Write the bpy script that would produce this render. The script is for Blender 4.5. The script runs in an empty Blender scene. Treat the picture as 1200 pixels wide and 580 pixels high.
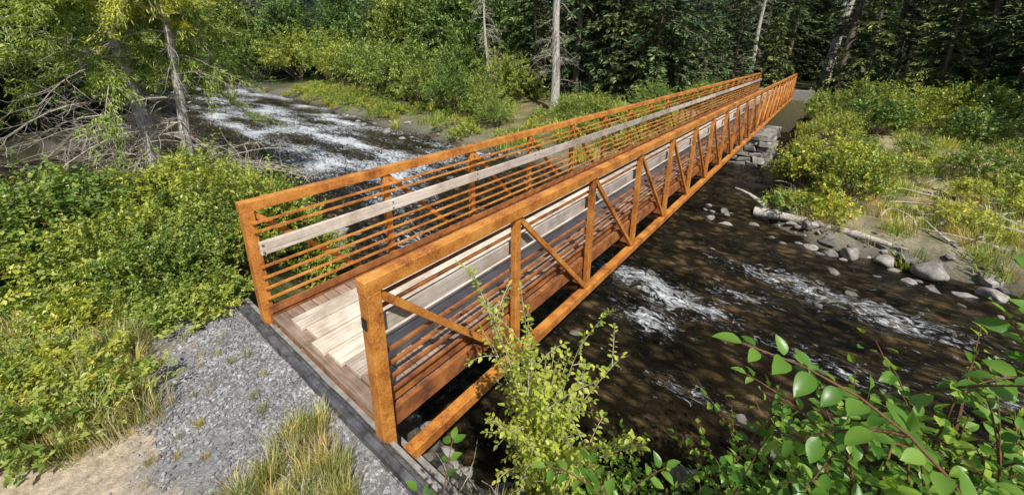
import bpy, math, numpy as np
from mathutils import Vector, Matrix
rng=np.random.default_rng(11)
scene=bpy.context.scene
COL=scene.collection
def ss(t):
    t=np.clip(t,0,1); return t*t*(3-2*t)
def _h(i,j,s):
    v=np.sin(i*127.1+j*311.7+s*74.7)*43758.5453
    return v-np.floor(v)
def vn(x,y,s=0):
    x=np.asarray(x,float);y=np.asarray(y,float)
    i=np.floor(x);j=np.floor(y);u=x-i;v=y-j
    u=u*u*(3-2*u);v=v*v*(3-2*v)
    return (_h(i,j,s)*(1-u)+_h(i+1,j,s)*u)*(1-v)+(_h(i,j+1,s)*(1-u)+_h(i+1,j+1,s)*u)*v
def fbm(x,y,s=0,o=4):
    a=0;w=.5;t=0
    for k in range(o):
        a=a+w*vn(np.asarray(x)*2**k,np.asarray(y)*2**k,s+k);t+=w;w*=.5
    return a/t
def nrm(v):
    v=np.asarray(v,float);return v/(np.linalg.norm(v,axis=-1,keepdims=True)+1e-9)

# ---------------- materials
def newmat(name):
    m=bpy.data.materials.new(name);m.use_nodes=True
    nt=m.node_tree;b=nt.nodes['Principled BSDF'];return m,nt,b
def N(nt,t,**k):
    n=nt.nodes.new(t)
    for a,v in k.items():setattr(n,a,v)
    return n
def ramp(nt,stops,inter='LINEAR'):
    r=nt.nodes.new('ShaderNodeValToRGB');cr=r.color_ramp;cr.interpolation=inter
    while len(cr.elements)<len(stops):cr.elements.new(.5)
    for e,(p,c) in zip(cr.elements,stops):
        e.position=p;e.color=(c[0],c[1],c[2],1) if not isinstance(c,(int,float)) else (c,c,c,1)
    return r
def mixc(nt,fac,a,b,mode='MIX'):
    m=nt.nodes.new('ShaderNodeMix');m.data_type='RGBA';m.blend_type=mode
    for s,v in ((0,fac),(6,a),(7,b)):
        if hasattr(v,'is_linked') or hasattr(v,'links'):nt.links.new(v,m.inputs[s])
        elif isinstance(v,(int,float)):m.inputs[s].default_value=v
        else:m.inputs[s].default_value=(*v,1)
    return m.outputs[2]
def coords(nt,scale=(1,1,1),obj=True):
    tc=N(nt,'ShaderNodeTexCoord');mp=N(nt,'ShaderNodeMapping');mp.inputs['Scale'].default_value=scale
    nt.links.new(tc.outputs['Object'],mp.inputs['Vector']);return mp.outputs[0]
def noise(nt,vec,scale,detail=4,rough=.55):
    n=N(nt,'ShaderNodeTexNoise');n.inputs['Scale'].default_value=scale;n.inputs['Detail'].default_value=detail;n.inputs['Roughness'].default_value=rough
    if vec is not None:nt.links.new(vec,n.inputs['Vector'])
    return n
def bump(nt,b,h,strength,dist):
    bp=N(nt,'ShaderNodeBump');bp.inputs['Strength'].default_value=strength;bp.inputs['Distance'].default_value=dist
    nt.links.new(h,bp.inputs['Height']);nt.links.new(bp.outputs[0],b.inputs['Normal']);return bp
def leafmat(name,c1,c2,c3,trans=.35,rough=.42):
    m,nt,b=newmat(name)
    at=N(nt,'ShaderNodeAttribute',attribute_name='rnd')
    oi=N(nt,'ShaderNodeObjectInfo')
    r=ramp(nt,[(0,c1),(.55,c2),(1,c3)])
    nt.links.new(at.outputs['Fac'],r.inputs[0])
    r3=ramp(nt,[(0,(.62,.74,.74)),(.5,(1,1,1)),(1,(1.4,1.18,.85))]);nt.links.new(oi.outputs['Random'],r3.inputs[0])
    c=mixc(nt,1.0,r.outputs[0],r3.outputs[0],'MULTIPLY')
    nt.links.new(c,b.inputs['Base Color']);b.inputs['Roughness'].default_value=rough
    b.inputs['Specular IOR Level'].default_value=.5
    if trans>0:
        t=N(nt,'ShaderNodeBsdfTranslucent');c2_=mixc(nt,1.0,c,(1.6,1.6,.6),'MULTIPLY');nt.links.new(c2_,t.inputs[0])
        mx=N(nt,'ShaderNodeMixShader');mx.inputs[0].default_value=trans
        nt.links.new(b.outputs[0],mx.inputs[1]);nt.links.new(t.outputs[0],mx.inputs[2])
        nt.links.new(mx.outputs[0],nt.nodes['Material Output'].inputs[0])
    return m
def barkmat(name,c1,c2,sc=6):
    m,nt,b=newmat(name);v=coords(nt,(1,1,.25));n=noise(nt,v,sc*3,4,.7)
    r=ramp(nt,[(.3,c1),(.7,c2)]);nt.links.new(n.outputs[0],r.inputs[0]);nt.links.new(r.outputs[0],b.inputs['Base Color'])
    b.inputs['Roughness'].default_value=.95;b.inputs['Specular IOR Level'].default_value=.15;bump(nt,b,n.outputs[0],.7,.03);return m
M={}
M['bush']=leafmat('leaf_bush',(.07,.125,.02),(.30,.38,.055),(.58,.61,.15),.3)
M['bush2']=leafmat('leaf_bush_dark',(.04,.09,.02),(.15,.25,.05),(.34,.44,.10),.2,.35)
M['willow']=leafmat('leaf_willow',(.07,.12,.02),(.28,.37,.065),(.52,.58,.15),.25)
M['alder']=leafmat('leaf_alder',(.05,.10,.022),(.19,.29,.06),(.44,.52,.13),.15)
M['herb']=leafmat('leaf_herb',(.14,.21,.035),(.38,.45,.08),(.60,.58,.16),.3)
M['conifer']=leafmat('needles_dark',(.03,.065,.022),(.13,.19,.06),(.36,.42,.14),0,.6)
M['fir']=leafmat('needles_light',(.18,.25,.035),(.42,.48,.07),(.60,.62,.13),.3,.6)
M['near']=leafmat('leaf_near',(.10,.22,.025),(.22,.38,.05),(.38,.52,.09),.4,.36)
M['sapling']=leafmat('leaf_sapling',(.22,.29,.035),(.42,.49,.06),(.62,.64,.12),.4)
M['grass']=leafmat('grass_blades',(.18,.23,.04),(.38,.38,.12),(.66,.58,.3),.3)
M['drygrass']=leafmat('dry_grass',(.32,.27,.12),(.54,.46,.24),(.72,.64,.4),.25)
M['bark']=barkmat('bark_brown',(.07,.055,.04),(.26,.2,.15))
M['barkgrey']=barkmat('bark_grey',(.24,.21,.18),(.74,.68,.60))
M['twig']=barkmat('twig_grey',(.28,.24,.19),(.60,.53,.45))
M['stem']=barkmat('stem_redbrown',(.10,.05,.03),(.22,.12,.06))
m,nt,b=newmat('weathering_steel');v=coords(nt);n=noise(nt,v,2.6,7,.76);n2=noise(nt,v,75,3,.65)
mm=N(nt,'ShaderNodeMath',operation='ADD');ms=N(nt,'ShaderNodeMath',operation='MULTIPLY');ms.inputs[1].default_value=.5
nt.links.new(n2.outputs[0],ms.inputs[0]);nt.links.new(n.outputs[0],mm.inputs[0]);nt.links.new(ms.outputs[0],mm.inputs[1])
r=ramp(nt,[(.55,(.15,.045,.014)),(.67,(.40,.135,.028)),(.80,(.62,.25,.045)),(.97,(.74,.38,.11))]);nt.links.new(mm.outputs[0],r.inputs[0])
nt.links.new(r.outputs[0],b.inputs['Base Color']);b.inputs['Roughness'].default_value=.55;b.inputs['Specular IOR Level'].default_value=.4;bump(nt,b,n2.outputs[0],.3,.004);M['steel']=m
m,nt,b=newmat('weathering_steel_dark');v=coords(nt);n=noise(nt,v,5,6,.7)
r=ramp(nt,[(.35,(.13,.042,.018)),(.55,(.36,.125,.03)),(.75,(.56,.23,.055))]);nt.links.new(n.outputs[0],r.inputs[0])
nt.links.new(r.outputs[0],b.inputs['Base Color']);b.inputs['Roughness'].default_value=.75;M['steeld']=m
def woodmat(name,sc,c1,c2,c3):
    m,nt,b=newmat(name);v=coords(nt,sc);n=noise(nt,v,1,6,.65)
    at=N(nt,'ShaderNodeAttribute',attribute_name='rnd')
    r=ramp(nt,[(.28,c1),(.5,c2),(.72,c3)]);nt.links.new(n.outputs[0],r.inputs[0])
    r2=ramp(nt,[(0,(.66,.64,.64)),(1,(1.2,1.17,1.12))]);nt.links.new(at.outputs['Fac'],r2.inputs[0])
    c=mixc(nt,1.0,r.outputs[0],r2.outputs[0],'MULTIPLY')
    n3=noise(nt,coords(nt),2.6,5,.65);r3=ramp(nt,[(.38,(.66,.62,.58)),(.58,(1,1,1))]);nt.links.new(n3.outputs[0],r3.inputs[0])
    c=mixc(nt,1.0,c,r3.outputs[0],'MULTIPLY')
    nt.links.new(c,b.inputs['Base Color']);b.inputs['Roughness'].default_value=.85;bump(nt,b,n.outputs[0],.5,.006);return m
M['deck']=woodmat('deck_wood',(2,45,45),(.22,.145,.10),(.42,.30,.215),(.58,.45,.34))
M['runner']=woodmat('runner_wood',(50,1.6,50),(.38,.32,.25),(.72,.63,.51),(.86,.79,.68))
M['rail']=woodmat('rail_wood',(50,1.6,50),(.34,.29,.25),(.62,.54,.47),(.76,.70,.62))
def rockmat(name,a,bb,c):
    m,nt,b=newmat(name);v=coords(nt);n=noise(nt,v,5,6,.7);oi=N(nt,'ShaderNodeAttribute',attribute_name='rnd')
    r=ramp(nt,[(.3,a),(.55,bb),(.75,c)]);nt.links.new(n.outputs[0],r.inputs[0])
    r2=ramp(nt,[(0,(.45,.43,.40)),(1,(1.3,1.27,1.22))]);nt.links.new(oi.outputs['Fac'],r2.inputs[0])
    nt.links.new(mixc(nt,1.0,r.outputs[0],r2.outputs[0],'MULTIPLY'),b.inputs['Base Color'])
    b.inputs['Roughness'].default_value=.85;bump(nt,b,n.outputs[0],.6,.03);return m
M['rock']=rockmat('river_rock',(.12,.11,.10),(.29,.27,.25),(.5,.48,.45))
M['gravel']=rockmat('gravel_stone',(.17,.17,.18),(.32,.32,.33),(.52,.52,.53))
m,nt,b=newmat('galvanised_metal');v=coords(nt);n=noise(nt,v,9,5,.6);r=ramp(nt,[(.35,(.06,.06,.06)),(.7,(.2,.2,.205))]);nt.links.new(n.outputs[0],r.inputs[0]);nt.links.new(r.outputs[0],b.inputs['Base Color']);b.inputs['Metallic'].default_value=.3;b.inputs['Roughness'].default_value=.5;M['metal']=m
m,nt,b=newmat('concrete');v=coords(nt);n=noise(nt,v,8,6,.7);r=ramp(nt,[(.3,(.17,.16,.145)),(.7,(.4,.38,.34))]);nt.links.new(n.outputs[0],r.inputs[0]);nt.links.new(r.outputs[0],b.inputs['Base Color']);b.inputs['Roughness'].default_value=.9;bump(nt,b,n.outputs[0],.4,.01);M['concrete']=m
m,nt,b=newmat('black_tag');b.inputs['Base Color'].default_value=(.01,.01,.012,1);b.inputs['Roughness'].default_value=.4;M['tag']=m
m,nt,b=newmat('ground_soil');at=N(nt,'ShaderNodeAttribute',attribute_name='gcol');v=coords(nt)
n=noise(nt,v,14,6,.75);r=ramp(nt,[(.3,(.5,.48,.45)),(.5,(.95,.95,.95)),(.72,(1.45,1.42,1.35))]);nt.links.new(n.outputs[0],r.inputs[0])
nt.links.new(mixc(nt,1.0,at.outputs['Color'],r.outputs[0],'MULTIPLY'),b.inputs['Base Color']);b.inputs['Roughness'].default_value=.95;b.inputs['Specular IOR Level'].default_value=.1
bump(nt,b,n.outputs[0],.8,.04);M['ground']=m
# water
m,nt,b=newmat('river_water');v=coords(nt,(.55,1,1));at=N(nt,'ShaderNodeAttribute',attribute_name='foam')
nf=noise(nt,coords(nt,(1.3,3.2,1)),3.2,8,.8);nf.inputs['Distortion'].default_value=1.0
ad=N(nt,'ShaderNodeMath',operation='ADD');nt.links.new(nf.outputs[0],ad.inputs[0]);nt.links.new(at.outputs['Fac'],ad.inputs[1])
rf=ramp(nt,[(.625,0.0),(.74,1.0)]);nt.links.new(ad.outputs[0],rf.inputs[0])
vo=N(nt,'ShaderNodeTexVoronoi');vo.inputs['Scale'].default_value=5.5;nt.links.new(v,vo.inputs['Vector'])
nb=noise(nt,v,1.1,5,.6);rb=ramp(nt,[(.34,(.011,.010,.007)),(.52,(.055,.040,.020)),(.74,(.19,.135,.07))]);nt.links.new(nb.outputs[0],rb.inputs[0])
rv=ramp(nt,[(0,(2.3,2.1,1.85)),(.5,(.3,.3,.3))]);nt.links.new(vo.outputs['Distance'],rv.inputs[0])
cb=mixc(nt,1.0,rb.outputs[0],rv.outputs[0],'MULTIPLY')
cc=mixc(nt,rf.outputs[0],cb,(.85,.88,.9));nt.links.new(cc,b.inputs['Base Color'])
rr=ramp(nt,[(0,.05),(1,.6)]);nt.links.new(rf.outputs[0],rr.inputs[0]);nt.links.new(rr.outputs[0],b.inputs['Roughness'])
b.inputs['IOR'].default_value=1.33
nh=noise(nt,coords(nt,(1.6,3.6,1)),2.8,6,.66);nh.inputs['Distortion'].default_value=.7;bump(nt,b,nh.outputs[0],1.0,.24);M['water']=m

# ---------------- mesh builder
class MB:
    def __init__(s):s.V=[];s.F={3:[],4:[]};s.Mi={3:[],4:[]};s.R=[];s.n=0
    def add(s,V,F,mi=0,r=None):
        V=np.asarray(V,float).reshape(-1,3);F=np.asarray(F,int);k=F.shape[1]
        s.V.append(V);s.F[k].append(F+s.n);s.Mi[k].append(np.full(len(F),mi))
        s.R.append(np.full(len(V),rng.random()) if r is None else np.broadcast_to(r,(len(V),)).astype(float));s.n+=len(V)
    BF=np.array([[0,1,3,2],[4,6,7,5],[0,4,5,1],[2,3,7,6],[0,2,6,4],[1,5,7,3]])
    def box(s,c,sz,mi=0,r=None,jit=0,rot=None):
        h=np.array(sz,float)/2
        V=np.array([h*np.array([a,b_,d]) for a in(-1,1) for b_ in(-1,1) for d in(-1,1)])
        if jit:V=V+rng.normal(0,jit,V.shape)
        if rot is not None:V=V@rot.T
        s.add(V+np.array(c,float),s.BF,mi,r)
    def beam(s,p,q,w,h,mi=0,up=(0,0,1),r=None):
        p=np.array(p,float);q=np.array(q,float);d=nrm(q-p);sd=nrm(np.cross(d,up));u=np.cross(sd,d)
        V=[e+sd*w/2*a+u*h/2*b_ for e in(p,q) for a in(-1,1) for b_ in(-1,1)];s.add(V,s.BF,mi,r)
    def tube(s,P,rad,k=6,mi=0,r=None):
        P=np.asarray(P,float);n=len(P);rad=np.broadcast_to(rad,(n,))
        T=nrm(np.gradient(P,axis=0));ref=np.array([1,.13,0]) if abs(T[0,2])>.8 else np.array([0,0,1.])
        A=nrm(np.cross(T,ref));B=np.cross(T,A);a=np.arange(k)*2*np.pi/k
        V=P[:,None]+rad[:,None,None]*(np.cos(a)[None,:,None]*A[:,None]+np.sin(a)[None,:,None]*B[:,None])
        i=np.arange(n-1)[:,None]*k;j=np.arange(k)[None];j2=(j+1)%k
        F=np.stack([i+j,i+j2,i+k+j2,i+k+j],-1).reshape(-1,4);s.add(V.reshape(-1,3),F,mi,r)
    def leaves(s,C,D,Nn,L,W,mi=0,r=None,fold=.15):
        C=np.asarray(C,float);n=len(C);D=nrm(D);S=nrm(np.cross(D,Nn));U=np.cross(S,D)
        L=np.broadcast_to(L,(n,))[:,None];W=np.broadcast_to(W,(n,))[:,None]
        V=np.stack([C,C+D*L*.45-S*W/2+U*W*fold,C+D*L,C+D*L*.45+S*W/2+U*W*fold],1)
        F=np.arange(n*4).reshape(n,4)
        rr=rng.random(n) if r is None else r
        s.add(V.reshape(-1,3),F,mi,np.repeat(rr,4))
    def niceleaves(s,C,D,Nn,L,W,mi=0):
        C=np.asarray(C,float);n=len(C);D=nrm(D);S=nrm(np.cross(D,Nn));U=np.cross(S,D);T=np.linspace(0,1,7)
        L=np.broadcast_to(L,(n,))[:,None];W=np.broadcast_to(W,(n,))[:,None];bend=rng.uniform(.05,.35,n)[:,None]
        rows=[]
        for t in T:
            w=math.sin(math.pi*min(1,t**.8))**.8*.5 if 0<t<1 else .015
            mid=C+D*L*t-U*L*bend*t*t
            wob=U*W*rng.uniform(-.05,.05,(n,1))
            rows.append(np.stack([mid-S*W*w+U*W*w*.35+wob,mid,mid+S*W*w+U*W*w*.35-wob],1))
        V=np.stack(rows,1).reshape(n,-1,3)
        f=[]
        for i in range(6):
            for j in range(2):a=i*3+j;f.append([a,a+1,a+4,a+3])
        f=np.array(f);F=(np.arange(n)[:,None,None]*21+f[None]).reshape(-1,4)
        s.add(V.reshape(-1,3),F,mi,np.repeat(rng.random(n),21))
    def mesh(s,name,mats,smooth=False):
        me=bpy.data.meshes.new(name);V=np.concatenate(s.V);me.vertices.add(len(V));me.vertices.foreach_set('co',V.ravel())
        li=[];ls=[];mi=[];o=0
        for k in(3,4):
            if s.F[k]:
                F=np.concatenate(s.F[k]);li.append(F.ravel());ls.append(o+np.arange(len(F))*k);mi.append(np.concatenate(s.Mi[k]));o+=F.size
        li=np.concatenate(li);ls=np.concatenate(ls);mi=np.concatenate(mi)
        me.loops.add(len(li));me.loops.foreach_set('vertex_index',li.astype(np.int32))
        me.polygons.add(len(ls));me.polygons.foreach_set('loop_start',ls.astype(np.int32));me.polygons.foreach_set('material_index',mi.astype(np.int32))
        me.polygons.foreach_set('use_smooth',np.full(len(ls),smooth))
        a=me.attributes.new('rnd','FLOAT','POINT');a.data.foreach_set('value',np.concatenate(s.R))
        for m_ in mats:me.materials.append(M[m_])
        me.update(calc_edges=True);me.validate();return me
def obj(name,me,loc=(0,0,0),rot=(0,0,0),sc=(1,1,1),parent=None):
    o=bpy.data.objects.new(name,me);COL.objects.link(o);o.location=loc;o.rotation_euler=rot
    o.scale=sc if hasattr(sc,'__len__') else (sc,sc,sc)
    if parent:o.parent=parent
    return o
def empty(name):
    o=bpy.data.objects.new(name,None);COL.objects.link(o);return o

# ---------------- terrain
def near_edge(x):
    return np.interp(x,[-80,-54,-31,-27,-24,-19,-15,-13.7,-12.5,-10,-5,0,3.4,6,12,40],[14,11,6.5,3,-2,-6,-5,0,2.8,3.4,2.8,2.0,1.9,2.3,3,2])
def far_edge(x):
    return np.interp(x,[-80,-54,-39,-15,0,2.5,5,8.4,14,40],[22,19,17,13.3,12.6,12.3,11.5,10.8,10,9])
WZ=-2.2
def height(x,y):
    x=np.asarray(x,float);y=np.asarray(y,float)
    wob=(fbm(x*.6,y*.6,3)-.5)*1.2
    sn=near_edge(x)-y+wob;sf=y-far_edge(x)+wob
    bed=WZ-.15-.6*ss(np.minimum(-sn,-sf)/1.5)+.25*(fbm(x*1.5,y*1.5,9)-.5)
    amp=2.2-1.15*ss((-x-4)/4)
    zn=WZ-.15+amp*ss(sn/2.3)
    zf=WZ-.15+.6*ss(sf/1.2)+1.15*ss((sf-.8)/11)
    z=np.where(sn>0,zn,np.where(sf>0,zf,bed))
    d=np.hypot(x,y);hill=ss((d-60)/120)*22;z=z+hill*((sn>0)|(sf>0))
    inl=np.clip(np.maximum(sn,sf),0,1)
    z=z+inl*(fbm(x*.8,y*.8,5)-.5)*.22+inl*(fbm(x*5,y*5,6)-.5)*.05
    c=-.72-.72*np.clip(y,0,3);wx=ss((x+1.3)/.5)*(1-ss((x-3.1)/.9))
    z=np.where(y>-.06,z*(1-wx)+np.minimum(z,c)*wx,z)
    ap=ss((x+1.6)/.8)*(1-ss((x-3.6)/1))*(1-ss((y+.0)/.05))*ss((y+4)/1)
    z=z*(1-ap)+(-.14+(fbm(x*3,y*3,8)-.5)*.04)*ap
    z=z-.55*np.exp(-((x-3)**2/6+(y-17)**2/8))
    ux=ss((x+.8)/.5)*(1-ss((x-3)/.6));z=np.where((y>14)&(y<34.9),z*(1-ux)+np.minimum(z,-.75)*ux,z)
    ux2=ux*ss((y-34.7)/.3)*(1-ss((y-60)/10));z=z*(1-ux2)+(-.06)*ux2
    return z
def axis(a,b,fa,fb,f,g=1.12):
    r=list(np.arange(fa,fb+1e-6,f));st=f;x=fb
    while x<b:st*=g;x+=st;r.append(x)
    st=f;x=fa;l=[]
    while x>a:st*=g;x-=st;l.append(x)
    return np.array(l[::-1]+r)
def grid(xs,ys,zf):
    X,Y=np.meshgrid(xs,ys);Z=zf(X,Y);V=np.stack([X,Y,Z],-1).reshape(-1,3);nx=len(xs)
    i=(np.arange(len(ys)-1)[:,None]*nx+np.arange(nx-1)[None]).ravel();return V,np.stack([i,i+1,i+nx+1,i+nx],-1)
xs=axis(-400,400,-3,6,.06,1.05);ys=axis(-400,400,-2.6,3.2,.06,1.05)
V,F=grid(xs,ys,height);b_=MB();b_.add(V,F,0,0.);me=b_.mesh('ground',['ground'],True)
x,y,z=V.T
def L3(a,b,t):t=np.asarray(t)[:,None];return a*(1-t)+b*t
n1=fbm(x*.5,y*.5,21);n2=fbm(x*2.5,y*2.5,22)
c=L3(np.array([[.10,.11,.035]]),np.array([[.26,.22,.12]]),ss((n1*.5+n2*.5-.35)/.3))
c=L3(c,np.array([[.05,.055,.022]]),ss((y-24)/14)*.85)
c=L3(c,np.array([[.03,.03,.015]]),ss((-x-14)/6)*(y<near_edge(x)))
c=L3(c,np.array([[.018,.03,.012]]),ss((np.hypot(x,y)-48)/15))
drybank=ss((x-4)/3)*(1-ss((x-16)/6))*ss((y-10)/1.5)*(1-ss((y-20)/6))
c=L3(c,np.array([[.44,.38,.21]]),drybank*ss((n2-.3)/.3)*.8)
wet=1-ss((z-(WZ+.02))/.25);c=L3(c,np.array([[.05,.042,.03]]),wet*.85)
shore=ss((z-WZ)/.1)*(1-ss((z-WZ-.3)/.3));c=L3(c,np.array([[.19,.18,.155]]),shore*.6*(y<30))
path=(1-ss((np.abs(x-1.0)-1.8)/.7))*(1-ss((y+.05)/.1))*ss((y+9)/3)
grav=(1-ss((np.hypot((x-1.1)/2.0,(y+.3)/.9)-.8+(n2-.5)*1.1)/.5))*(y<0.2)
sand=path*ss((-y-.8)/.35)
c=L3(c,np.array([[.52,.42,.30]]),np.clip(sand,0,1)*ss((n2-.25)/.2))
c=L3(c,np.array([[.28,.27,.26]]),np.clip(grav,0,1))
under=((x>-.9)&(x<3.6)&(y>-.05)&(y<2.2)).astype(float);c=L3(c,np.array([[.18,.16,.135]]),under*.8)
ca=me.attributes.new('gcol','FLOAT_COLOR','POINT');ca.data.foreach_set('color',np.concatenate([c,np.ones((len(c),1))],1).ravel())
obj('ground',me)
# water
wx=axis(-95,70,-8,12,.09,1.04);wy=np.concatenate([np.arange(-14,0,.4),np.arange(0,13.5,.09),np.arange(13.6,30,.4)])
def foamf(X,Y):
    f=np.zeros_like(X)+.008
    for (a,b,r1,r2,s_) in [(2.5,5.5,.6,.35,.2),(2.9,6.5,.9,.4,.19),(1.8,6.9,.9,.35,.17),(6.2,8.5,1.4,.5,.15),(4.3,8.9,1.4,.4,.13),(8.5,7,1.8,.5,.13),(3.6,4.2,.7,.25,.12),(-3,4.6,2,.9,.16),(-1,7,2,1,.13),(3.8,7.5,.6,.3,.14),(5.3,6.2,1,.4,.10)]:
        f+=s_*np.exp(-((X-a)/r1)**2-((Y-b)/r2)**2)
    f+=.25*ss((-X-2)/7)*(1-ss((-X-70)/20))*ss((Y-4.8-(-X-13)*.08)/2)*(fbm(X*.3,Y*.9,31)*2.0-.55)
    return f
def wz(X,Y):
    fo=foamf(X,Y)
    return WZ+.12*(fbm(X*.7,Y*1.6,41,4)-.5)+.18*(fbm(X*2.0,Y*4.0,42,3)-.5)*(1+4*np.clip(fo,0,.3))+.08*np.clip(fo,0,1)
V,F=grid(wx,wy,wz);b_=MB();b_.add(V,F,0,0.);me=b_.mesh('river',['water'],True)
a=me.attributes.new('foam','FLOAT','POINT');a.data.foreach_set('value',foamf(V[:,0],V[:,1]));obj('river',me)

# ---------------- bridge
W=2.24;P=1.65;NP=21;L=P*NP;H=1.3;ZB=-.556
br=empty('steel_truss_footbridge')
def part(name,b,mats,bev=.006):
    me=b.mesh(name,mats);o=obj(name,me,parent=br)
    if bev:
        md=o.modifiers.new('b','BEVEL');md.width=bev;md.segments=2;md.limit_method='ANGLE'
    return o
for side,xc,inn in (('truss_west',0,1),('truss_east',W,-1)):
    b=MB();cw=.11
    b.box((xc,L/2,H-cw/2),(cw,L+.12,cw))
    b.box((xc,L/2,ZB+.05),(cw,L-.1,.11))
    for i in range(NP+1):
        y0=i*P;e=i in(0,NP);w=.112 if e else .085
        yy=y0+(0.004 if i==0 else (-.004 if i==NP else 0))
        b.box((xc,yy,(H-cw+ZB+(.105 if not e else .0))/2),(w-.012 if not e else w+.004,w,(H-cw)-(ZB+(.105 if not e else .0))-.001))
    for i in range(NP):
        ya,yb=i*P+.05,(i+1)*P-.05
        zt,zb=H-cw+.0,ZB+.105
        if i>=NP//2+0 and i!=NP//2: ya,yb=yb,ya
        b.beam((xc,ya,zt-.03),(xc,yb,zb+.03),.05,.06)
    part(side,b,['steel'])
    b=MB()
    xr=xc+inn*.075
    for zr in (.17,.30,.43,.56,.97,1.07):
        b.box((xr,L/2,zr),(.028,L-.02,.022))
    part(side+'_safety_rails',b,['steeld' if side=='truss_east' else 'steel'],0)
    b=MB()
    b.box((xc+inn*.085,L/2,-.10),(.05,L-.02,.18));b.box((xc+inn*.12,L/2,.055),(.012,L-.03,.10))
    part(side+'_edge_stringer',b,['steeld'],.004)
    b=MB();k=0;y0=.02
    while y0<L:
        y1=min(y0+3.3,L-.03)
        b.box((xc+inn*.12,(y0+y1)/2,.79+rng.normal(0,.003)),(.045,y1-y0-.008,.15));y0+=3.3
    part(side+'_wood_handrail',b,['rail'],.008)
b=MB()
for i in range(NP+1):
    yy=min(max(i*P,.07),L-.07)
    b.box((W/2,yy,-.32),(W-.13,.09,.2))
for i in range(NP):
    b.beam((.08,i*P+.1,-.45),(W-.08,(i+1)*P-.1,-.45),.04,.04)
for xx in (.6,W-.6,W/2):b.box((xx,L/2,-.14),(.06,L-.05,.12))
part('floor_beams',b,['steeld'],0)
b=MB();yy=.0
while yy<L:
    wd=.14;b.box((W/2+rng.uniform(-.006,.006),yy+wd/2,-.045+rng.uniform(-.002,.002)),(W-.3,wd-.011,.05));yy+=wd
part('deck_boards',b,['deck'],.004)
b=MB()
for j,xx in enumerate(np.linspace(.52,1.56,5)):
    first=True;y0=.09+.04*math.sin(j*2.1)
    while y0<L-.1:
        ln=(1.6+.7*j if first and j%2 else 4.2);first=False;y1=min(y0+ln,L-.05)
        b.box((xx+rng.uniform(-.004,.004),(y0+y1)/2,.003+rng.uniform(-.004,.004)),(.235,y1-y0-.014,.044));y0=y1
part('runner_planks',b,['runner'],.006)
b=MB();b.box((W-.01,-.058,.95),(.06,.006,.09));part('name_plate',b,['tag'],0)
b=MB()
for xc,inn in((0,1),(W,-1)):
    for i in range(NP+1):
        for zz in(.83,.75):
            b.box((xc+inn*.147,min(max(i*P,.05),L-.05),zz),(.012,.018,.018))
part('bolts',b,['metal'],0)
ab=empty('bridge_abutment')
def apart(name,b,mats,p=ab):
    o=obj(name,b.mesh(name,mats),parent=p);md=o.modifiers.new('b','BEVEL');md.width=.006;md.segments=2;md.limit_method='ANGLE';return o
b=MB();b.box((1.2,-.115,-.14),(4.2,.055,.16));b.box((1.2,-.06,-.115),(4.2,.035,.03));apart('backwall_cap',b,['metal'])
b=MB();b.box((1.15,.12,-.75),(3.9,.34,.3));b.box((1.15,.0,-.45),(3.7,.06,.6));apart('concrete_seat',b,['concrete'])
b=MB()
prof=[]
for i in range(25):
    zz=-.10-i*.03;prof.append((zz,-.165+.018*math.sin(i*1.1)))
Vv=[];Ff=[]
for (zz,yy) in prof:Vv+= [(2.35,yy,zz),(3.42,yy,zz)]
for i in range(24):Ff.append([2*i,2*i+1,2*i+3,2*i+2])
b.add(Vv,Ff);o=obj('corrugated_sheet',b.mesh('corrugated_sheet',['metal'],True),parent=ab)

# ---------------- rocks
def rock_mesh(name,seed,sub=3):
    import bmesh
    bm=bmesh.new();bmesh.ops.create_icosphere(bm,subdivisions=sub,radius=1)
    r_=np.random.default_rng(seed);pl=nrm(r_.normal(size=(11,3)));dd=r_.uniform(.42,.85,11)
    for v in bm.verts:
        p=np.array(v.co)
        for a_,d_ in zip(pl,dd):
            t=p@a_
            if t>d_:p=p-a_*(t-d_)*.92
        p=p*(1+.12*(vn(p[0]*3+seed,p[1]*3+p[2]*2,seed)-.5));v.co=p
    me=bpy.data.meshes.new(name);bm.to_mesh(me);bm.free();return me
rk=[rock_mesh('rk%d'%i,i+1,sub=3) for i in range(6)]
RV=[np.array([v.co[:] for v in m_.vertices]) for m_ in rk];RF=[np.array([p_.vertices[:] for p_ in m_.polygons]) for m_ in rk]
rk2=[rock_mesh('rs%d'%i,i+1,sub=2) for i in range(6)]
RV2=[np.array([v.co[:] for v in m_.vertices]) for m_ in rk2];RF2=[np.array([p_.vertices[:] for p_ in m_.polygons]) for m_ in rk2]
def eul(a,b_,c_):
    return np.array(Matrix.Rotation(c_,3,'Z')@Matrix.Rotation(b_,3,'Y')@Matrix.Rotation(a,3,'X'))
def addrock(b,p,s,flat=.6,r=None,mi=0,hi=False):
    k=rng.integers(6);A,B=(RV,RF) if hi else (RV2,RF2)
    R_=eul(*rng.uniform(0,6.28,3));q=(A[k]@R_.T)*np.array([s*rng.uniform(.9,1.35),s*rng.uniform(.6,1.0),s*flat])
    a_=rng.uniform(0,6.28);c_,s_=math.cos(a_),math.sin(a_);q=q@np.array([[c_,-s_,0],[s_,c_,0],[0,0,1]]).T
    b.add(q+np.array(p),B[k],mi,rng.random() if r is None else r)
b=MB()
for i in range(700):
    x_=rng.uniform(-30,16) if i%2 else rng.uniform(1,14);y_=far_edge(x_)+rng.normal(.1,.5);s=rng.choice([.05,.09,.15,.24],p=[.35,.35,.22,.08])
    addrock(b,(x_,y_,max(height(x_,y_),WZ-.1)+s*.15),s,rng.uniform(.5,.75))
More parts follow.
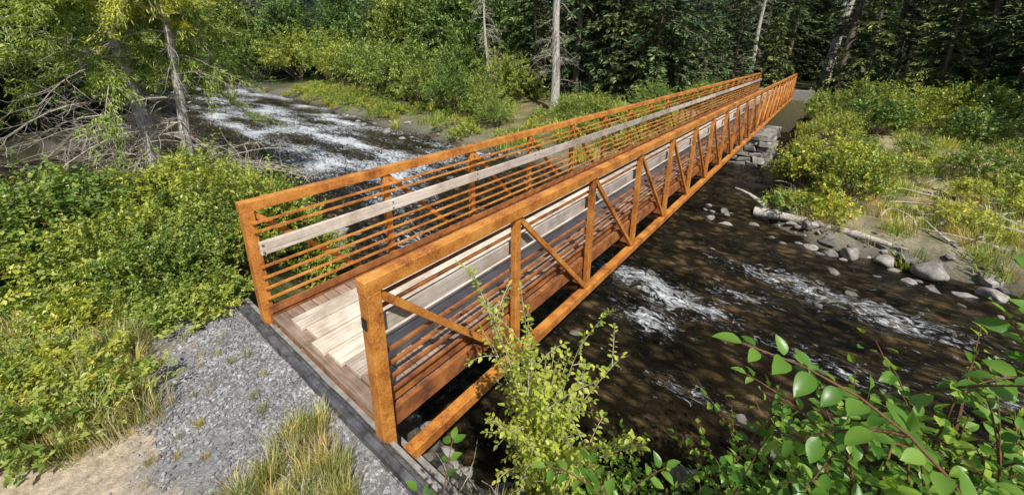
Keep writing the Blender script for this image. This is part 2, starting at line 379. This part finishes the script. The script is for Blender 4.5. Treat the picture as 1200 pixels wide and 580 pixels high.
for i in range(300):
    x_=rng.uniform(-12,9);y_=near_edge(x_)+rng.normal(.4,.6);s=rng.choice([.06,.1,.17,.26],p=[.35,.35,.22,.08])
    addrock(b,(x_,y_,max(height(x_,y_),WZ-.12)+s*.1),s,.5)
for i in range(300):
    x_=rng.uniform(-1,4);y_=rng.uniform(.2,2.3);s=rng.choice([.03,.06,.11])
    addrock(b,(x_,y_,height(x_,y_)+s*.2),s)
for i in range(70):
    x_=rng.uniform(-9,9);y_=rng.uniform(3,11);s=rng.uniform(.08,.2)
    addrock(b,(x_,y_,WZ-.04),s,.5,rng.uniform(0,.3))
obj('shore_rocks',b.mesh('shore_rocks',['rock'],False))
for (x_,y_,s) in [(5.6,11.2,.32),(6.25,11.3,.28),(7.1,11.2,.4),(8.0,10.8,.25),(8.9,10.6,.38),(9.7,10.5,.3),(4.7,12.0,.25),(-5,3.3,.3),(-5.6,3.7,.24),(-4.2,3.0,.22),(-20,13.3,.4),(-17,13.0,.35)]:
    b=MB();addrock(b,(0,0,0),s,.65,rng.uniform(.6,1),hi=True);obj('boulder',b.mesh('boulder',['rock'],True),(x_,y_,max(WZ,float(height(x_,y_)))+s*.22))
b=MB()
for lz in range(6):
    zz=-2.3+lz*.25+.14;yy=19.2
    while yy<22.4:
        ln=rng.uniform(.3,.65);
        for xx in(2.5,-.3):b.box((xx+rng.normal(0,.06),yy+ln/2,zz+rng.normal(0,.012)),(.5,ln-.03,.23),0,rng.uniform(.5,1),.035)
        yy+=ln
    xx=-.1
    while xx<2.4:
        ln=rng.uniform(.3,.6);b.box((xx+ln/2,19.35+rng.normal(0,.06),zz),(ln-.03,.4,.23),0,rng.uniform(.5,1),.035);xx+=ln
b.box((1.15,21.1,-1.55),(2.5,3.0,1.4),0,.3)
o=obj('stone_abutment',b.mesh('stone_abutment',['rock'],False));md=o.modifiers.new('b','BEVEL');md.width=.04;md.segments=2;md.limit_method='ANGLE'
b=MB();b.box((W/2+.3,L+.35,-.35),(4.2,.5,.9));o=obj('concrete_abutment',b.mesh('ca',['concrete']));md=o.modifiers.new('b','BEVEL');md.width=.02
# gravel
b=MB();cnt=0
ic=rock_mesh('pebble',9,sub=1);IV=np.array([v.co[:] for v in ic.vertices]);IF=np.array([p_.vertices[:] for p_ in ic.polygons])
Vs=[];Fs=[];Rs=[]
while cnt<9500:
    x_=rng.uniform(-1.4,3.3);y_=rng.uniform(-2.1,-.15)
    if math.hypot((x_-1.1)/2.0,(y_+.25)/.9)>.76+abs(rng.normal(0,.2))+(float(vn(x_*2.3,y_*2.3,77))-.5)*.8:continue
    s=rng.uniform(.006,.024);R_=eul(*rng.uniform(0,6.28,3));Vs.append((IV@R_.T)*s*np.array([1,1,.7])+np.array([x_,y_,s*.3]));Fs.append(IF+cnt*len(IV));Rs.append(np.full(len(IV),rng.random()));cnt+=1
Vs=np.concatenate(Vs);Vs[:,2]+=height(Vs[:,0],Vs[:,1]);b.add(Vs,np.concatenate(Fs),0,np.concatenate(Rs));obj('gravel_path',b.mesh('gravel_path',['gravel']))

# ---------------- plants
def curve(p0,p1,bend,n=6):
    t=np.linspace(0,1,n)[:,None];p0=np.array(p0,float);p1=np.array(p1,float)
    return p0*(1-t)+p1*t+np.array(bend)*(4*t*(1-t))
def shrub(name,hh,rad,nt_,nl,ll,lw,mats,seed,stems=14,nice=False,tw=.28,flowers=0,shoots=0,trunk=0,lumpy=.5):
    b=MB();u=nrm(rng.normal(size=(nt_,3)));u[:,2]=np.abs(u[:,2])*1.0-.15;u=nrm(u)
    rr=rng.random(nt_)**.38
    lump=1-lumpy*.55+lumpy*fbm(u[:,0]*2.4+seed*7,u[:,1]*2.4+u[:,2]*2.4,seed,2)
    C=u*(rr*lump)[:,None]*np.array([rad,rad,hh*.62])+np.array([0,0,hh*.38]);C[:,2]=np.maximum(C[:,2],.04)
    if trunk:C[:,2]=C[:,2]*.88+hh*.1
    D=nrm(u*.8+rng.normal(size=(nt_,3))*.45+np.array([0,0,.35]))
    t=(np.arange(nl)+.6)/nl
    ln=tw*rng.uniform(.6,1.3,nt_)
    if shoots:
        k=rng.integers(0,nt_,shoots);ln[k]*=2.2;D[k]=nrm(D[k]+np.array([0,0,1.3]))
    base=C[:,None]+D[:,None]*(ln[:,None]*t[None])[...,None]-np.array([0,0,1])*(t**2*.12*tw)[None,:,None]
    sd=nrm(np.cross(D,rng.normal(size=(nt_,3))));sgn=np.where(np.arange(nl)%2,1,-1)[None,:,None]
    LD=D[:,None]*.5+sd[:,None]*sgn*.9+rng.normal(size=(nt_,nl,3))*.3
    NN=np.array([0,0,1.])+rng.normal(size=(nt_,nl,3))*.45
    sz=rng.uniform(.65,1.25,(nt_,nl)).ravel()
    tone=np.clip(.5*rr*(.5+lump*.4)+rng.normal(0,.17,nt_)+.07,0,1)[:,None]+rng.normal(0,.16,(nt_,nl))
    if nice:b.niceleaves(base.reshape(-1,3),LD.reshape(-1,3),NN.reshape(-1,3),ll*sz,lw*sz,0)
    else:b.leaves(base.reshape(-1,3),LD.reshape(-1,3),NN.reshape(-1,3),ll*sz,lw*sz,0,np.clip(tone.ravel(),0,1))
    for i in range(nt_):
        if i%3==0:b.tube([C[i]-D[i]*.05,C[i]+D[i]*ln[i]],[.004*min(hh,3)+.001,.0015],3,1)
    for i in range(stems):
        k=rng.integers(nt_);p=C[k];b.tube(curve((rng.normal(0,.06*rad),rng.normal(0,.06*rad),-.1),p,(p[0]*.1,p[1]*.1,.05*hh),6),np.linspace(.014,.004,6)*max(hh,.7),4,1)
    if trunk:
        zt=np.linspace(-.2,hh*.85,10);b.tube(np.stack([.1*np.sin(zt),.1*np.cos(zt*.8),zt],1),np.linspace(trunk,.02,10),8,1)
    if flowers:
        k=rng.integers(0,nt_,flowers);q=C[k]+D[k]*ln[k][:,None]
        for dq in range(4):b.leaves(q,rng.normal(size=(flowers,3)),rng.normal(size=(flowers,3)),.02,.018,2)
    return b.mesh(name,mats)
m,nt,bb=newmat('white_flower');bb.inputs['Base Color'].default_value=(.7,.7,.62,1);M['flower']=m
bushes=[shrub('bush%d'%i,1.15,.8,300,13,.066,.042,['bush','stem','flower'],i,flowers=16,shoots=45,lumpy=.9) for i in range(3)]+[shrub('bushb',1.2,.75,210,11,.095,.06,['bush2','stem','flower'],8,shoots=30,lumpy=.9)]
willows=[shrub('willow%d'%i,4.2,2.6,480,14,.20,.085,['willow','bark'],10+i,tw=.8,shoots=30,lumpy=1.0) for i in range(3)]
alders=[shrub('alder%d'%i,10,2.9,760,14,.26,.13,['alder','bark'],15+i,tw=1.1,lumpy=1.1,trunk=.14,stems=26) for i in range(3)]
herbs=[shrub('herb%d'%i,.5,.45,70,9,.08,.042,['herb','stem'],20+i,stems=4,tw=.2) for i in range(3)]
def grass(name,nb,h,rad,mat,wd=.008):
    b=MB()
    for i in range(nb):
        a=rng.uniform(0,6.28);r0=rad*rng.random()**.6;p=np.array([math.cos(a)*r0,math.sin(a)*r0,-.02]);hh=h*rng.uniform(.4,1.1)
        ln=nrm([math.cos(a)+rng.normal(0,.5),math.sin(a)+rng.normal(0,.5),0])*rng.uniform(.1,.6)*hh;sd=nrm(np.cross(ln,[0,0,1]))*wd
        p1=p+ln*.3+np.array([0,0,hh*.6]);p2=p+ln+np.array([0,0,hh*.9])
        b.add([p-sd,p+sd,p1+sd*.7,p1-sd*.7],[[0,1,2,3]],0,(r:=rng.random()));b.add([p1-sd*.7,p1+sd*.7,p2],[[0,1,2]],0,r)
    return b.mesh(name,[mat])
gr=[grass('gr%d'%i,90,.4,.16,'grass',.005) for i in range(3)]
dg=[grass('dg%d'%i,60,.42,.18,'drygrass',.004) for i in range(2)]
gfar=[grass('gf%d'%i,90,.5,.45,'herb',.016) for i in range(2)]
def conifer(name,Hh,R,nb,seed,leaf='conifer',bare=.1,droop=.35,bark='bark',tr=.16):
    b=MB();zt=np.linspace(0,Hh,14);wob=np.stack([.12*np.sin(zt*.5+seed),.12*np.cos(zt*.4+seed*2),zt],1)
    b.tube(wob,np.maximum(.012,tr*(1-zt/Hh)**.8+.01),8,1)
    CC=[];DD=[];NNl=[];LL=[];TT=[]
    for i in range(nb):
        f=bare+(1-bare)*(i+rng.random())/nb;z=f*Hh;a=i*2.399+rng.normal(0,.4);ln=R*((1-f)**.75)*rng.uniform(.5,1.2)+.15
        d=np.array([math.cos(a),math.sin(a),0]);n=7;t=np.linspace(0,1,n)
        pts=np.array([0,0,z])+d*ln*t[:,None]+np.array([0,0,1])*((.25-.2*(1-f))*ln*t-droop*ln*t**2)[:,None]
        b.tube(pts,np.linspace(.03,.006,n)*(ln/2+.3),3,1)
        m_=int(10+ln*10);s=rng.uniform(.12,1,m_)**.8;q=np.stack([np.interp(s,t,pts[:,k]) for k in range(3)],1)
        side=np.array([-d[1],d[0],0]);sg=rng.choice([-1,1],m_)[:,None];bt=rng.normal(0,.2)
        for rep in range(3):
            dir_=d*.55+side*sg*rng.uniform(.3,1.1,(m_,1))+np.array([0,0,-1])*rng.uniform(-.05,.6,(m_,1))
            off=nrm(dir_)*rng.uniform(0,.28,(m_,1))*(1-s*.5)[:,None]*min(1.6,ln)
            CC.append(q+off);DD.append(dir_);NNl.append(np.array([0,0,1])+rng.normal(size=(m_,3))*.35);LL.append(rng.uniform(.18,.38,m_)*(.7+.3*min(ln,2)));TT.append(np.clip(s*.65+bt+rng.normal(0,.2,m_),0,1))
    CC=np.concatenate(CC);LL=np.concatenate(LL)
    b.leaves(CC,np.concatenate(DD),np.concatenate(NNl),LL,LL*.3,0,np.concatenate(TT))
    return b.mesh(name,[leaf,bark])
cons=[conifer('con0',15,2.6,105,1),conifer('con1',18,3.0,115,2,bare=.05),conifer('con2',12,2.4,95,3,bare=.03),conifer('con3',20,2.6,90,4,bare=.2,tr=.24)]
smallfir=[conifer('fir%d'%i,6,1.7,75,7+i,bare=.02,tr=.08) for i in range(2)]
def snag(name,Hh,r,nb,bark='barkgrey',lean=(0,0),zmin=.05,blen=1.4,fol=0,dr=.5,zmax=1,folz=.35,fl=1.,nn=34):
    b=MB();z=np.linspace(0,Hh,20);ctr=np.stack([lean[0]*z/Hh+.06*np.sin(z*.8),lean[1]*z/Hh+.05*np.sin(z*.6+1),z-.2],1)
    b.tube(ctr,r*(1-z/Hh*.7)*(1+.25*np.exp(-z*2)),12,0)
    for i in range(nb):
        zz=Hh*rng.uniform(zmin,zmax);c0=np.array([np.interp(zz,z,ctr[:,k]) for k in range(3)]);a=rng.uniform(0,6.28);ln=blen*rng.uniform(.3,1.2)
        d=np.array([math.cos(a),math.sin(a),rng.uniform(-.4,.35)]);e=c0+d*ln;e[2]-=dr*ln*rng.uniform(.1,.8)
        pt=curve(c0,e,(rng.normal(0,.06),rng.normal(0,.06),.14*ln),7);b.tube(pt,np.linspace(.022,.004,7)*(.6+ln*.3),4,1)
        leafy=fol and rng.random()<fol*float(ss((zz/Hh-folz)/.12+.08))
        for j in range(int(4+ln*6)):
            k=rng.integers(2,7);q=pt[k];dd=nrm(d+rng.normal(0,.7,3));l2=ln*rng.uniform(.12,.4);e2=q+dd*l2;e2[2]-=l2*.4
            pt2=curve(q,e2,rng.normal(0,.03,3),4);b.tube(pt2,np.linspace(.007,.002,4),3,1)
            for jj in range(2):
                q3=pt2[rng.integers(1,4)];b.tube([q3,q3+nrm(dd+rng.normal(0,.8,3))*l2*.4],[.004,.0015],3,1)
            if leafy:
                t=rng.random(nn);qq=np.stack([np.interp(t,np.linspace(0,1,4),pt2[:,k]) for k in range(3)],1)
                b.leaves(qq+rng.normal(0,.05,(nn,3)),dd+rng.normal(0,.6,(nn,3))+np.array([0,0,-.5]),np.array([0,0,1])+rng.normal(0,.4,(nn,3)),rng.uniform(.08,.18,nn)*fl,.03*fl,2)
    return b.mesh(name,[bark,'twig','fir'])
def put(name,me,x_,y_,sc=1,parent=None,dz=0,rz=None,tilt=0.05):
    z_=float(height(x_,y_))+dz
    return obj(name,me,(x_,y_,z_),(rng.normal(0,tilt),rng.normal(0,tilt),rng.uniform(0,6.28) if rz is None else rz),sc,parent)
put('old_fir_tree',snag('of1',9,.23,125,lean=(-.5,-.2),zmin=.1,blen=2.4,fol=1,folz=.38,fl=1.1,nn=54),-11.3,1.1,1,None,0,0,0)
put('old_fir_tree',snag('of2',9,.16,75,lean=(1.0,.6),zmin=.08,blen=1.9,fol=.7,folz=.50,fl=1.,nn=44),-10.6,1.6,1,None,0,0,0)
put('dead_tree',snag('dt1',14,.30,110,lean=(.1,.0),zmin=.12,blen=1.3,dr=.8),-9.4,20.5,1,None,0,0,0)
put('dead_tree',snag('dt2',15,.42,50,lean=(1.2,.0),zmin=.15,blen=1.3,dr=.8),3.6,43,1,None,0,0,0)
put('dead_tree',snag('dt3',12,.2,60,lean=(.4,.0),zmin=.15,blen=1.2,dr=.8),-1.2,37.5,1,None,0,0,0)
put('dead_tree',snag('dt4',9,.13,60,lean=(-.4,.0),zmin=.1,blen=1.1,dr=.8),-14.5,20,1,None,0,0,0)
put('wooden_stump_post',snag('st1',2.2,.09,5,bark='bark',blen=.3),10.6,19.5,1,None,0,0,0)
put('leaning_tree',snag('lt1',9,.2,25,bark='bark',lean=(3.5,1),blen=.9,zmin=.2),14.0,17.5,1,None,0,0,0)
b=MB()
for i in range(16):
    e=np.array([-7.2+rng.normal(0,1),3+rng.normal(0,.8),-.6+rng.uniform(-.6,1)]);s0=np.array([-10.2,1.7,-.9])
    pt=curve(s0,e,(0,0,.3),8);b.tube(pt,np.linspace(.03,.005,8),4)
    for j in range(14):
        q=pt[rng.integers(3,8)];d=nrm(rng.normal(0,1,3)+np.array([.8,.3,0]));e2=q+d*rng.uniform(.2,.7);b.tube(curve(q,e2,rng.normal(0,.05,3),4),[.009,.006,.004,.002],3)
obj('fallen_branches',b.mesh('fb',['twig']))
BK=empty('bushes')
for i in range(95):
    x_=rng.uniform(-8,-1.0);y_=rng.uniform(-3.4,2.4)
    if y_<-.9 and x_>-1.9-(-.9-y_)*.5:continue
    if y_>near_edge(x_)-.4:continue
    put('bush',bushes[i%4],x_,y_,rng.uniform(.5,1.0)*(1 if x_<-1.8 else .72),BK,tilt=.15)
for i in range(40):
    x_=rng.uniform(-13,-7.5);y_=rng.uniform(-6,3.0);put('bush',bushes[i%4],x_,y_,rng.uniform(.35,.65),BK)
G=empty('grass')
def sc_(lst,n,fx,fy,s0,s1,par,cond=None):
    for i in range(n):
        x_=rng.uniform(*fx);y_=rng.uniform(*fy)
        if cond and not cond(x_,y_):continue
        put('clump',lst[rng.integers(len(lst))],x_,y_,rng.uniform(s0,s1),par,tilt=.12)
notpath=lambda x_,y_:not(x_>-.9 and y_>-1.0-0.15*x_) 
def inpatch(x_,y_):return math.hypot((x_-1.3)/1.2,(y_+1.5)/.85)<.9+(float(vn(x_*2,y_*2,5))-.5)*.7
sc_(gr,200,(-3.6,.8),(-2.8,-.7),.4,1.0,G,lambda x_,y_:notpath(x_,y_) and not inpatch(x_,y_))
sc_(herbs,70,(-3.0,.4),(-2.6,-.6),.3,.75,G,lambda x_,y_:notpath(x_,y_) and not inpatch(x_,y_))
sc_(dg,150,(-2.6,1.0),(-2.4,-.7),.4,.85,G,lambda x_,y_:notpath(x_,y_) and not inpatch(x_,y_))
sc_(gr+herbs,50,(-1.6,-.6),(-1.0,-.1),.3,.7,G)
sc_(gr,60,(1.6,3.2),(-.95,-.25),.3,.75,G,lambda x_,y_:y_<-.3-.12*(x_-1.9) )
sc_(dg,30,(1.6,3.1),(-.9,-.3),.3,.6,G)
sc_(gr+dg,36,(-.6,2.2),(-1.3,-.3),.12,.28,G)
sc_(gr+dg,90,(3.2,7),(-.6,1.3),.5,.9,G)
FG=empty('riverbank_herbs')
sc_(herbs,330,(3.6,26),(12.0,34),.5,1.4,FG,lambda x_,y_:y_>far_edge(x_)+.6 and fbm(x_*.35,y_*.35,51)>.45)
sc_(gfar,340,(3.2,20),(11.0,30),.5,1.0,FG,lambda x_,y_:y_>far_edge(x_)+.35)
sc_(dg,280,(4,16),(11.0,20),.8,1.5,FG,lambda x_,y_:y_>far_edge(x_)+.35)
sc_(herbs+gfar,380,(-45,1),(12.8,27),.8,1.8,FG,lambda x_,y_:y_>far_edge(x_)+.4)
for (x_,y_,s) in [(4.9,15.2,1.6),(5.6,14.6,1.3),(4.3,16.0,1.1),(6.3,22,1.4),(7.2,23.5,1.3),(8.6,17.5,1.0),(10.2,17.2,1.0),(12.5,15.5,1.5),(13.5,14.3,1.3),(5.0,20.5,1.0),(8.5,27,1.6),(12,24,1.5),(15,20,1.6),(10.5,29,1.6),(4.5,26,1.2),(6.5,31,1.5),(14.5,27,1.8),(4.0,18.2,.8),(3.7,17.0,.6),(9.2,22,1.1),(11,20.6,1.0),(7.2,19,.7)]:
    put('riverside_bush',bushes[rng.integers(4)],x_,y_,s)
for (x_,y_,s) in [(-11,16.5,.4),(-12.5,17.5,.55),(-7,18.5,.4),(-16,17.8,.7),(-20,18.5,.9),(-5.5,19,.45),(-24,20,1.1),(-29,21.5,1.2),(-35,23,1.3),(-41,24,1.3),(-2.5,19.5,.35),(-3.5,22,.45),(-1.5,25,.45),(-14,21,.9),(-18.5,22,1.2),(-48,26,1.4),(-55,25,1.5),(-62,22,1.5),(-66,17,1.6),(-64,12,1.6),(-52,8.5,1.2),(-44,6,1.1),(-37,4,1.1),(-33,2.5,1.0),(24,26,1.1),(12,34,.5),(16,33,.6),(9,36,.6)]:
    put('willow_tree',willows[rng.integers(3)],x_,y_,s*rng.uniform(.9,1.1))
for (x_,y_,s) in [(-18,24.5,1),(-22,25,1.1),(-26,25,1),(-31,26,1.1),(-35,28,1.1),(-40,29,1),(-46,31,1.1),(-52,30,1.2),(-60,27,1.2),(-68,22,1.2),(-70,14,1.2),(-58,6,1.1),(-48,2,1),(-38,0,1),(-31,-1,.9),(-27,-3,.9),(29,27,1),(-24,-7,.8),(19,42,1)]:
    put('alder_tree',alders[rng.integers(3)],x_,y_,s*rng.uniform(.85,1.1))
for (x_,y_,k_,s) in [(-7.5,25,2,.9),(-5,27,0,.9),(-11.5,25,2,.8),(-13.5,24,0,.9),(-9.5,28,1,.9),(-2.8,29,2,.8),(-4.5,33,0,1),(-15.5,27,1,.9),(-1.8,34,2,.8),(-20.5,27.5,2,1),(-28,28.5,0,1),(-37,30,1,1),(6,37,2,.9),(9.5,35,0,.8),(12.5,33,2,.9),(16,30,0,.9),(18.5,28,2,.9),(15.5,25,2,.7),(20,25,1,.8),(22,29,0,1)]:
    put('conifer_tree',cons[k_],x_,y_,s,tilt=.02)
DF=empty('distant_forest')
def far(x_,y_,lst,s):put('forest_tree',lst[rng.integers(len(lst))],x_,y_,s,DF,tilt=.02)
k=0
while k<140:
    x_=rng.uniform(-75,60);y_=rng.uniform(24,75)
    if y_<far_edge(x_)+9:continue
    if -4<x_<12 and y_<38:continue
    if x_>12 and y_<28:continue
    if y_>50 and rng.random()<.4:continue
    far(x_,y_,cons,rng.uniform(.75,1.25));k+=1
for i in range(48):
    x_=rng.uniform(-8,34);y_=rng.uniform(42,66)
    if 2<x_<5.5 and y_<48:continue
    far(x_,y_,cons,rng.uniform(.8,1.2))
for i in range(45):
    x_=rng.uniform(-40,40);y_=rng.uniform(24,45)
    if -4<x_<9 and y_<36:continue
    far(x_,y_,smallfir,rng.uniform(.6,1.2))
for i in range(50):
    x_=rng.uniform(-75,-23);y_=rng.uniform(-30,6)
    if y_>near_edge(x_)-1.5:continue
    far(x_,y_,cons,rng.uniform(.8,1.2))
for i in range(14):
    x_=rng.uniform(-36,-23);y_=rng.uniform(-9,4)
    if y_>near_edge(x_)-.5:continue
    far(x_,y_,cons[:3],rng.uniform(.7,1.0))
for i in range(26):
    x_=rng.uniform(-30,-15);y_=rng.uniform(-22,-9);far(x_,y_,cons,rng.uniform(.7,1.1))
for i in range(14):far(-74+rng.normal(0,5),rng.uniform(8,28),cons,1.1)
for i in range(36):far(rng.uniform(15,45),rng.uniform(17,36),cons,rng.uniform(.8,1.2))
b=MB();b.tube(curve((0,0,0),(3.1,-.5,.05),(0,.1,.05),10),np.linspace(.15,.07,10)*(1+.15*np.sin(np.arange(10)*2)),9);b.tube(curve((.4,.1,.05),(-.7,.6,.45),(0,0,.1),6),np.linspace(.09,.02,6),6);b.tube(curve((1.5,0,.05),(2.2,.8,.3),(0,0,.1),6),np.linspace(.06,.015,6),6)
obj('driftwood_log',b.mesh('dl',['barkgrey'],True),(3.3,12.3,WZ+.28))
b=MB()
for i in range(60):
    p=np.array([rng.uniform(4,9.5),rng.uniform(12.3,17),0]);p[2]=height(p[0],p[1])+.06;a=rng.uniform(0,6.28);l=rng.uniform(.4,1.6);b.tube(curve(p,p+np.array([math.cos(a)*l,math.sin(a)*l*.6,rng.uniform(0,.35)]),rng.normal(0,.08,3),5),np.linspace(.035,.01,5),5)
obj('driftwood_branches',b.mesh('db',['twig']))
b=MB()
for i in range(70):
    p=np.array([rng.uniform(2.5,4.2),rng.uniform(.0,1.6),0]);p[2]=height(p[0],p[1])+.03;a=rng.uniform(0,6.28);l=rng.uniform(.15,.6);b.tube(curve(p,p+np.array([math.cos(a)*l,math.sin(a)*l,rng.uniform(0,.2)]),rng.normal(0,.04,3),5),np.linspace(.008,.002,5),4)
obj('dry_twigs',b.mesh('dtw',['twig']))
def cane(b,root,mid,tip,ll,side=5,spacing=.055,start=.45,r0=.009):
    root,mid,tip=[np.array(p,float) for p in(root,mid,tip)];t=np.linspace(0,1,16)[:,None]
    pts=root*(1-t)**2+2*mid*t*(1-t)+tip*t**2;b.tube(pts,np.linspace(r0,.002,16),6,1)
    def put_l(pt,st):
        seg=np.linalg.norm(np.diff(pt,axis=0),axis=1);cl=np.concatenate([[0],np.cumsum(seg)]);s=np.arange(st*cl[-1],cl[-1]+.001,spacing)
        q=np.stack([np.interp(s,cl,pt[:,k]) for k in range(3)],1);T=nrm(np.stack([np.interp(s,cl,np.gradient(pt,axis=0)[:,k]) for k in range(3)],1))
        for sg in(-1,1):
            h=nrm(np.cross(T,np.array([0,0,1])+rng.normal(0,.5,T.shape)));D=T*.55+h*sg+rng.normal(0,.2,T.shape)
            sz=rng.uniform(.6,1.15,len(q));b.niceleaves(q+nrm(D)*.008,D,np.array([0,0,1])+rng.normal(0,.35,T.shape),ll*sz,ll*.58*sz,0)
        b.niceleaves(pt[-1:],T[-1:],np.array([[0,0,1.]]),ll,ll*.55,0)
    put_l(pts,start)
    for i in range(side):
        k=rng.integers(6,15);d=nrm(pts[min(k+1,15)]-pts[k]+rng.normal(0,.05,3)) ;d=nrm(d+rng.normal(0,.6,3)+np.array([0,0,.2]));l=rng.uniform(.15,.4)
        pt=curve(pts[k],pts[k]+d*l,(0,0,.03),8);b.tube(pt,np.linspace(.004,.0015,8),5,1);put_l(pt,.2)
b=MB()
for root,mid,tip,ll in [((5.3,.4,-.8),(5.3,-.1,2.1),(4.43,-.33,2.15),.062),((5.5,.6,-.8),(5.4,.3,1.6),(4.94,.21,2.14),.055),((5.2,.6,-.9),(5.1,.3,1.4),(4.76,.12,1.94),.05),
    ((5.0,.7,-.9),(5.0,.3,1.2),(4.63,.2,1.74),.05),((5.4,.8,-1),(5.3,.5,1.3),(4.96,.26,1.9),.05),((4.3,.3,-.6),(4.4,-.1,.8),(4.03,-.2,1.23),.055),((3.9,-.4,-.2),(3.9,-.5,1.0),(3.6,-.66,1.3),.05),
    ((4.8,.6,-.9),(4.7,.3,.8),(4.35,.28,1.17),.05),((5.8,.9,-1),(5.7,.6,1.6),(5.35,.6,2.0),.05),((5.6,.2,-.6),(5.5,0,1.5),(5.1,-.1,1.95),.055),((4.7,.5,-.8),(4.8,.2,.7),(4.6,.05,1.35),.05),
    ((5.7,.7,-.9),(5.6,.4,1.7),(5.2,.35,2.2),.055),((6.1,.9,-.9),(5.9,.6,1.6),(5.5,.55,1.95),.055),((4.9,.3,-.7),(5.0,.1,1.1),(4.75,-.05,1.6),.05),((5.3,.3,-.7),(5.3,.1,1.2),(5.0,.0,1.7),.055),((4.6,.2,-.6),(4.7,0,.7),(4.45,-.1,1.3),.055)]:
    cane(b,root,mid,tip,ll)
obj('thimbleberry_shrub',b.mesh('thimble_shrub',['near','stem'],True))
nb_=[shrub('nearsh%d'%i,1.7,.75,170,9,.055,.034,['near','stem'],60+i,nice=True,tw=.34,stems=24,lumpy=.8,shoots=25) for i in range(2)]
for (x_,y_,s) in [(4.6,.85,.85),(5.0,1.0,1.1),(5.6,1.3,1.35),(6.3,1.6,1.4),(5.9,.8,1.4),(7.0,1.9,1.5),(4.1,.6,.75),(7.6,1.2,1.6),(6.8,.6,1.4),(5.1,.5,1.15),(3.75,.5,.5),(8.3,2.0,1.6),(5.4,.9,1.2)]:
    o=put('riverbank_shrub',nb_[rng.integers(2)],x_,y_,s);o.location.z=max(o.location.z,-1.6)
b=MB()
for i in range(46):
    e=np.array([3.38+rng.normal(0,.28),.47+rng.normal(0,.26),rng.uniform(-.4,1.25)]);cane(b,(3.15+rng.normal(0,.05),.75+rng.normal(0,.05),-1.1),(3.3,.6,.1),e,.04,4,.035,.4,.007)
obj('yellow_green_sapling',b.mesh('sapling',['sapling','twig'],True))

# ---------------- light, world, camera
SE=math.radians(52)
sv=Vector((.74,-.55,0)).normalized()*math.cos(SE)+Vector((0,0,math.sin(SE)))
sd=bpy.data.lights.new('sun','SUN');sd.energy=5.0;sd.angle=math.radians(.5);sd.color=(1,.97,.91)
so=bpy.data.objects.new('sun',sd);COL.objects.link(so);so.rotation_euler=sv.to_track_quat('Z','Y').to_euler()
w=bpy.data.worlds.new('World');scene.world=w;w.use_nodes=True;nt=w.node_tree
sk=nt.nodes.new('ShaderNodeTexSky');sk.sky_type='NISHITA';sk.sun_disc=False;sk.sun_elevation=SE;sk.sun_rotation=math.atan2(sv.x,sv.y)
nt.links.new(sk.outputs[0],nt.nodes['Background'].inputs[0]);nt.nodes['Background'].inputs[1].default_value=.115
cx,cy,cz,yaw,pit,rol,f=4.481,-1.236,2.7793,-.6718,.3019,.0047,462.77
Fv=Vector((math.sin(yaw)*math.cos(pit),math.cos(yaw)*math.cos(pit),-math.sin(pit)));R0=Vector((math.cos(yaw),-math.sin(yaw),0));U0=R0.cross(Fv)
R=R0*math.cos(rol)+U0*math.sin(rol);U=-R0*math.sin(rol)+U0*math.cos(rol)
cd=bpy.data.cameras.new('camera');co=bpy.data.objects.new('camera',cd);COL.objects.link(co)
co.matrix_world=Matrix(((R.x,U.x,-Fv.x,cx),(R.y,U.y,-Fv.y,cy),(R.z,U.z,-Fv.z,cz),(0,0,0,1)))
cd.sensor_width=36;cd.lens=f/1200*36;cd.shift_y=-(290-203.9)/1200;cd.clip_start=.05;cd.clip_end=1500
scene.camera=co
scene.view_settings.view_transform='Standard';scene.view_settings.look='None';scene.view_settings.exposure=0
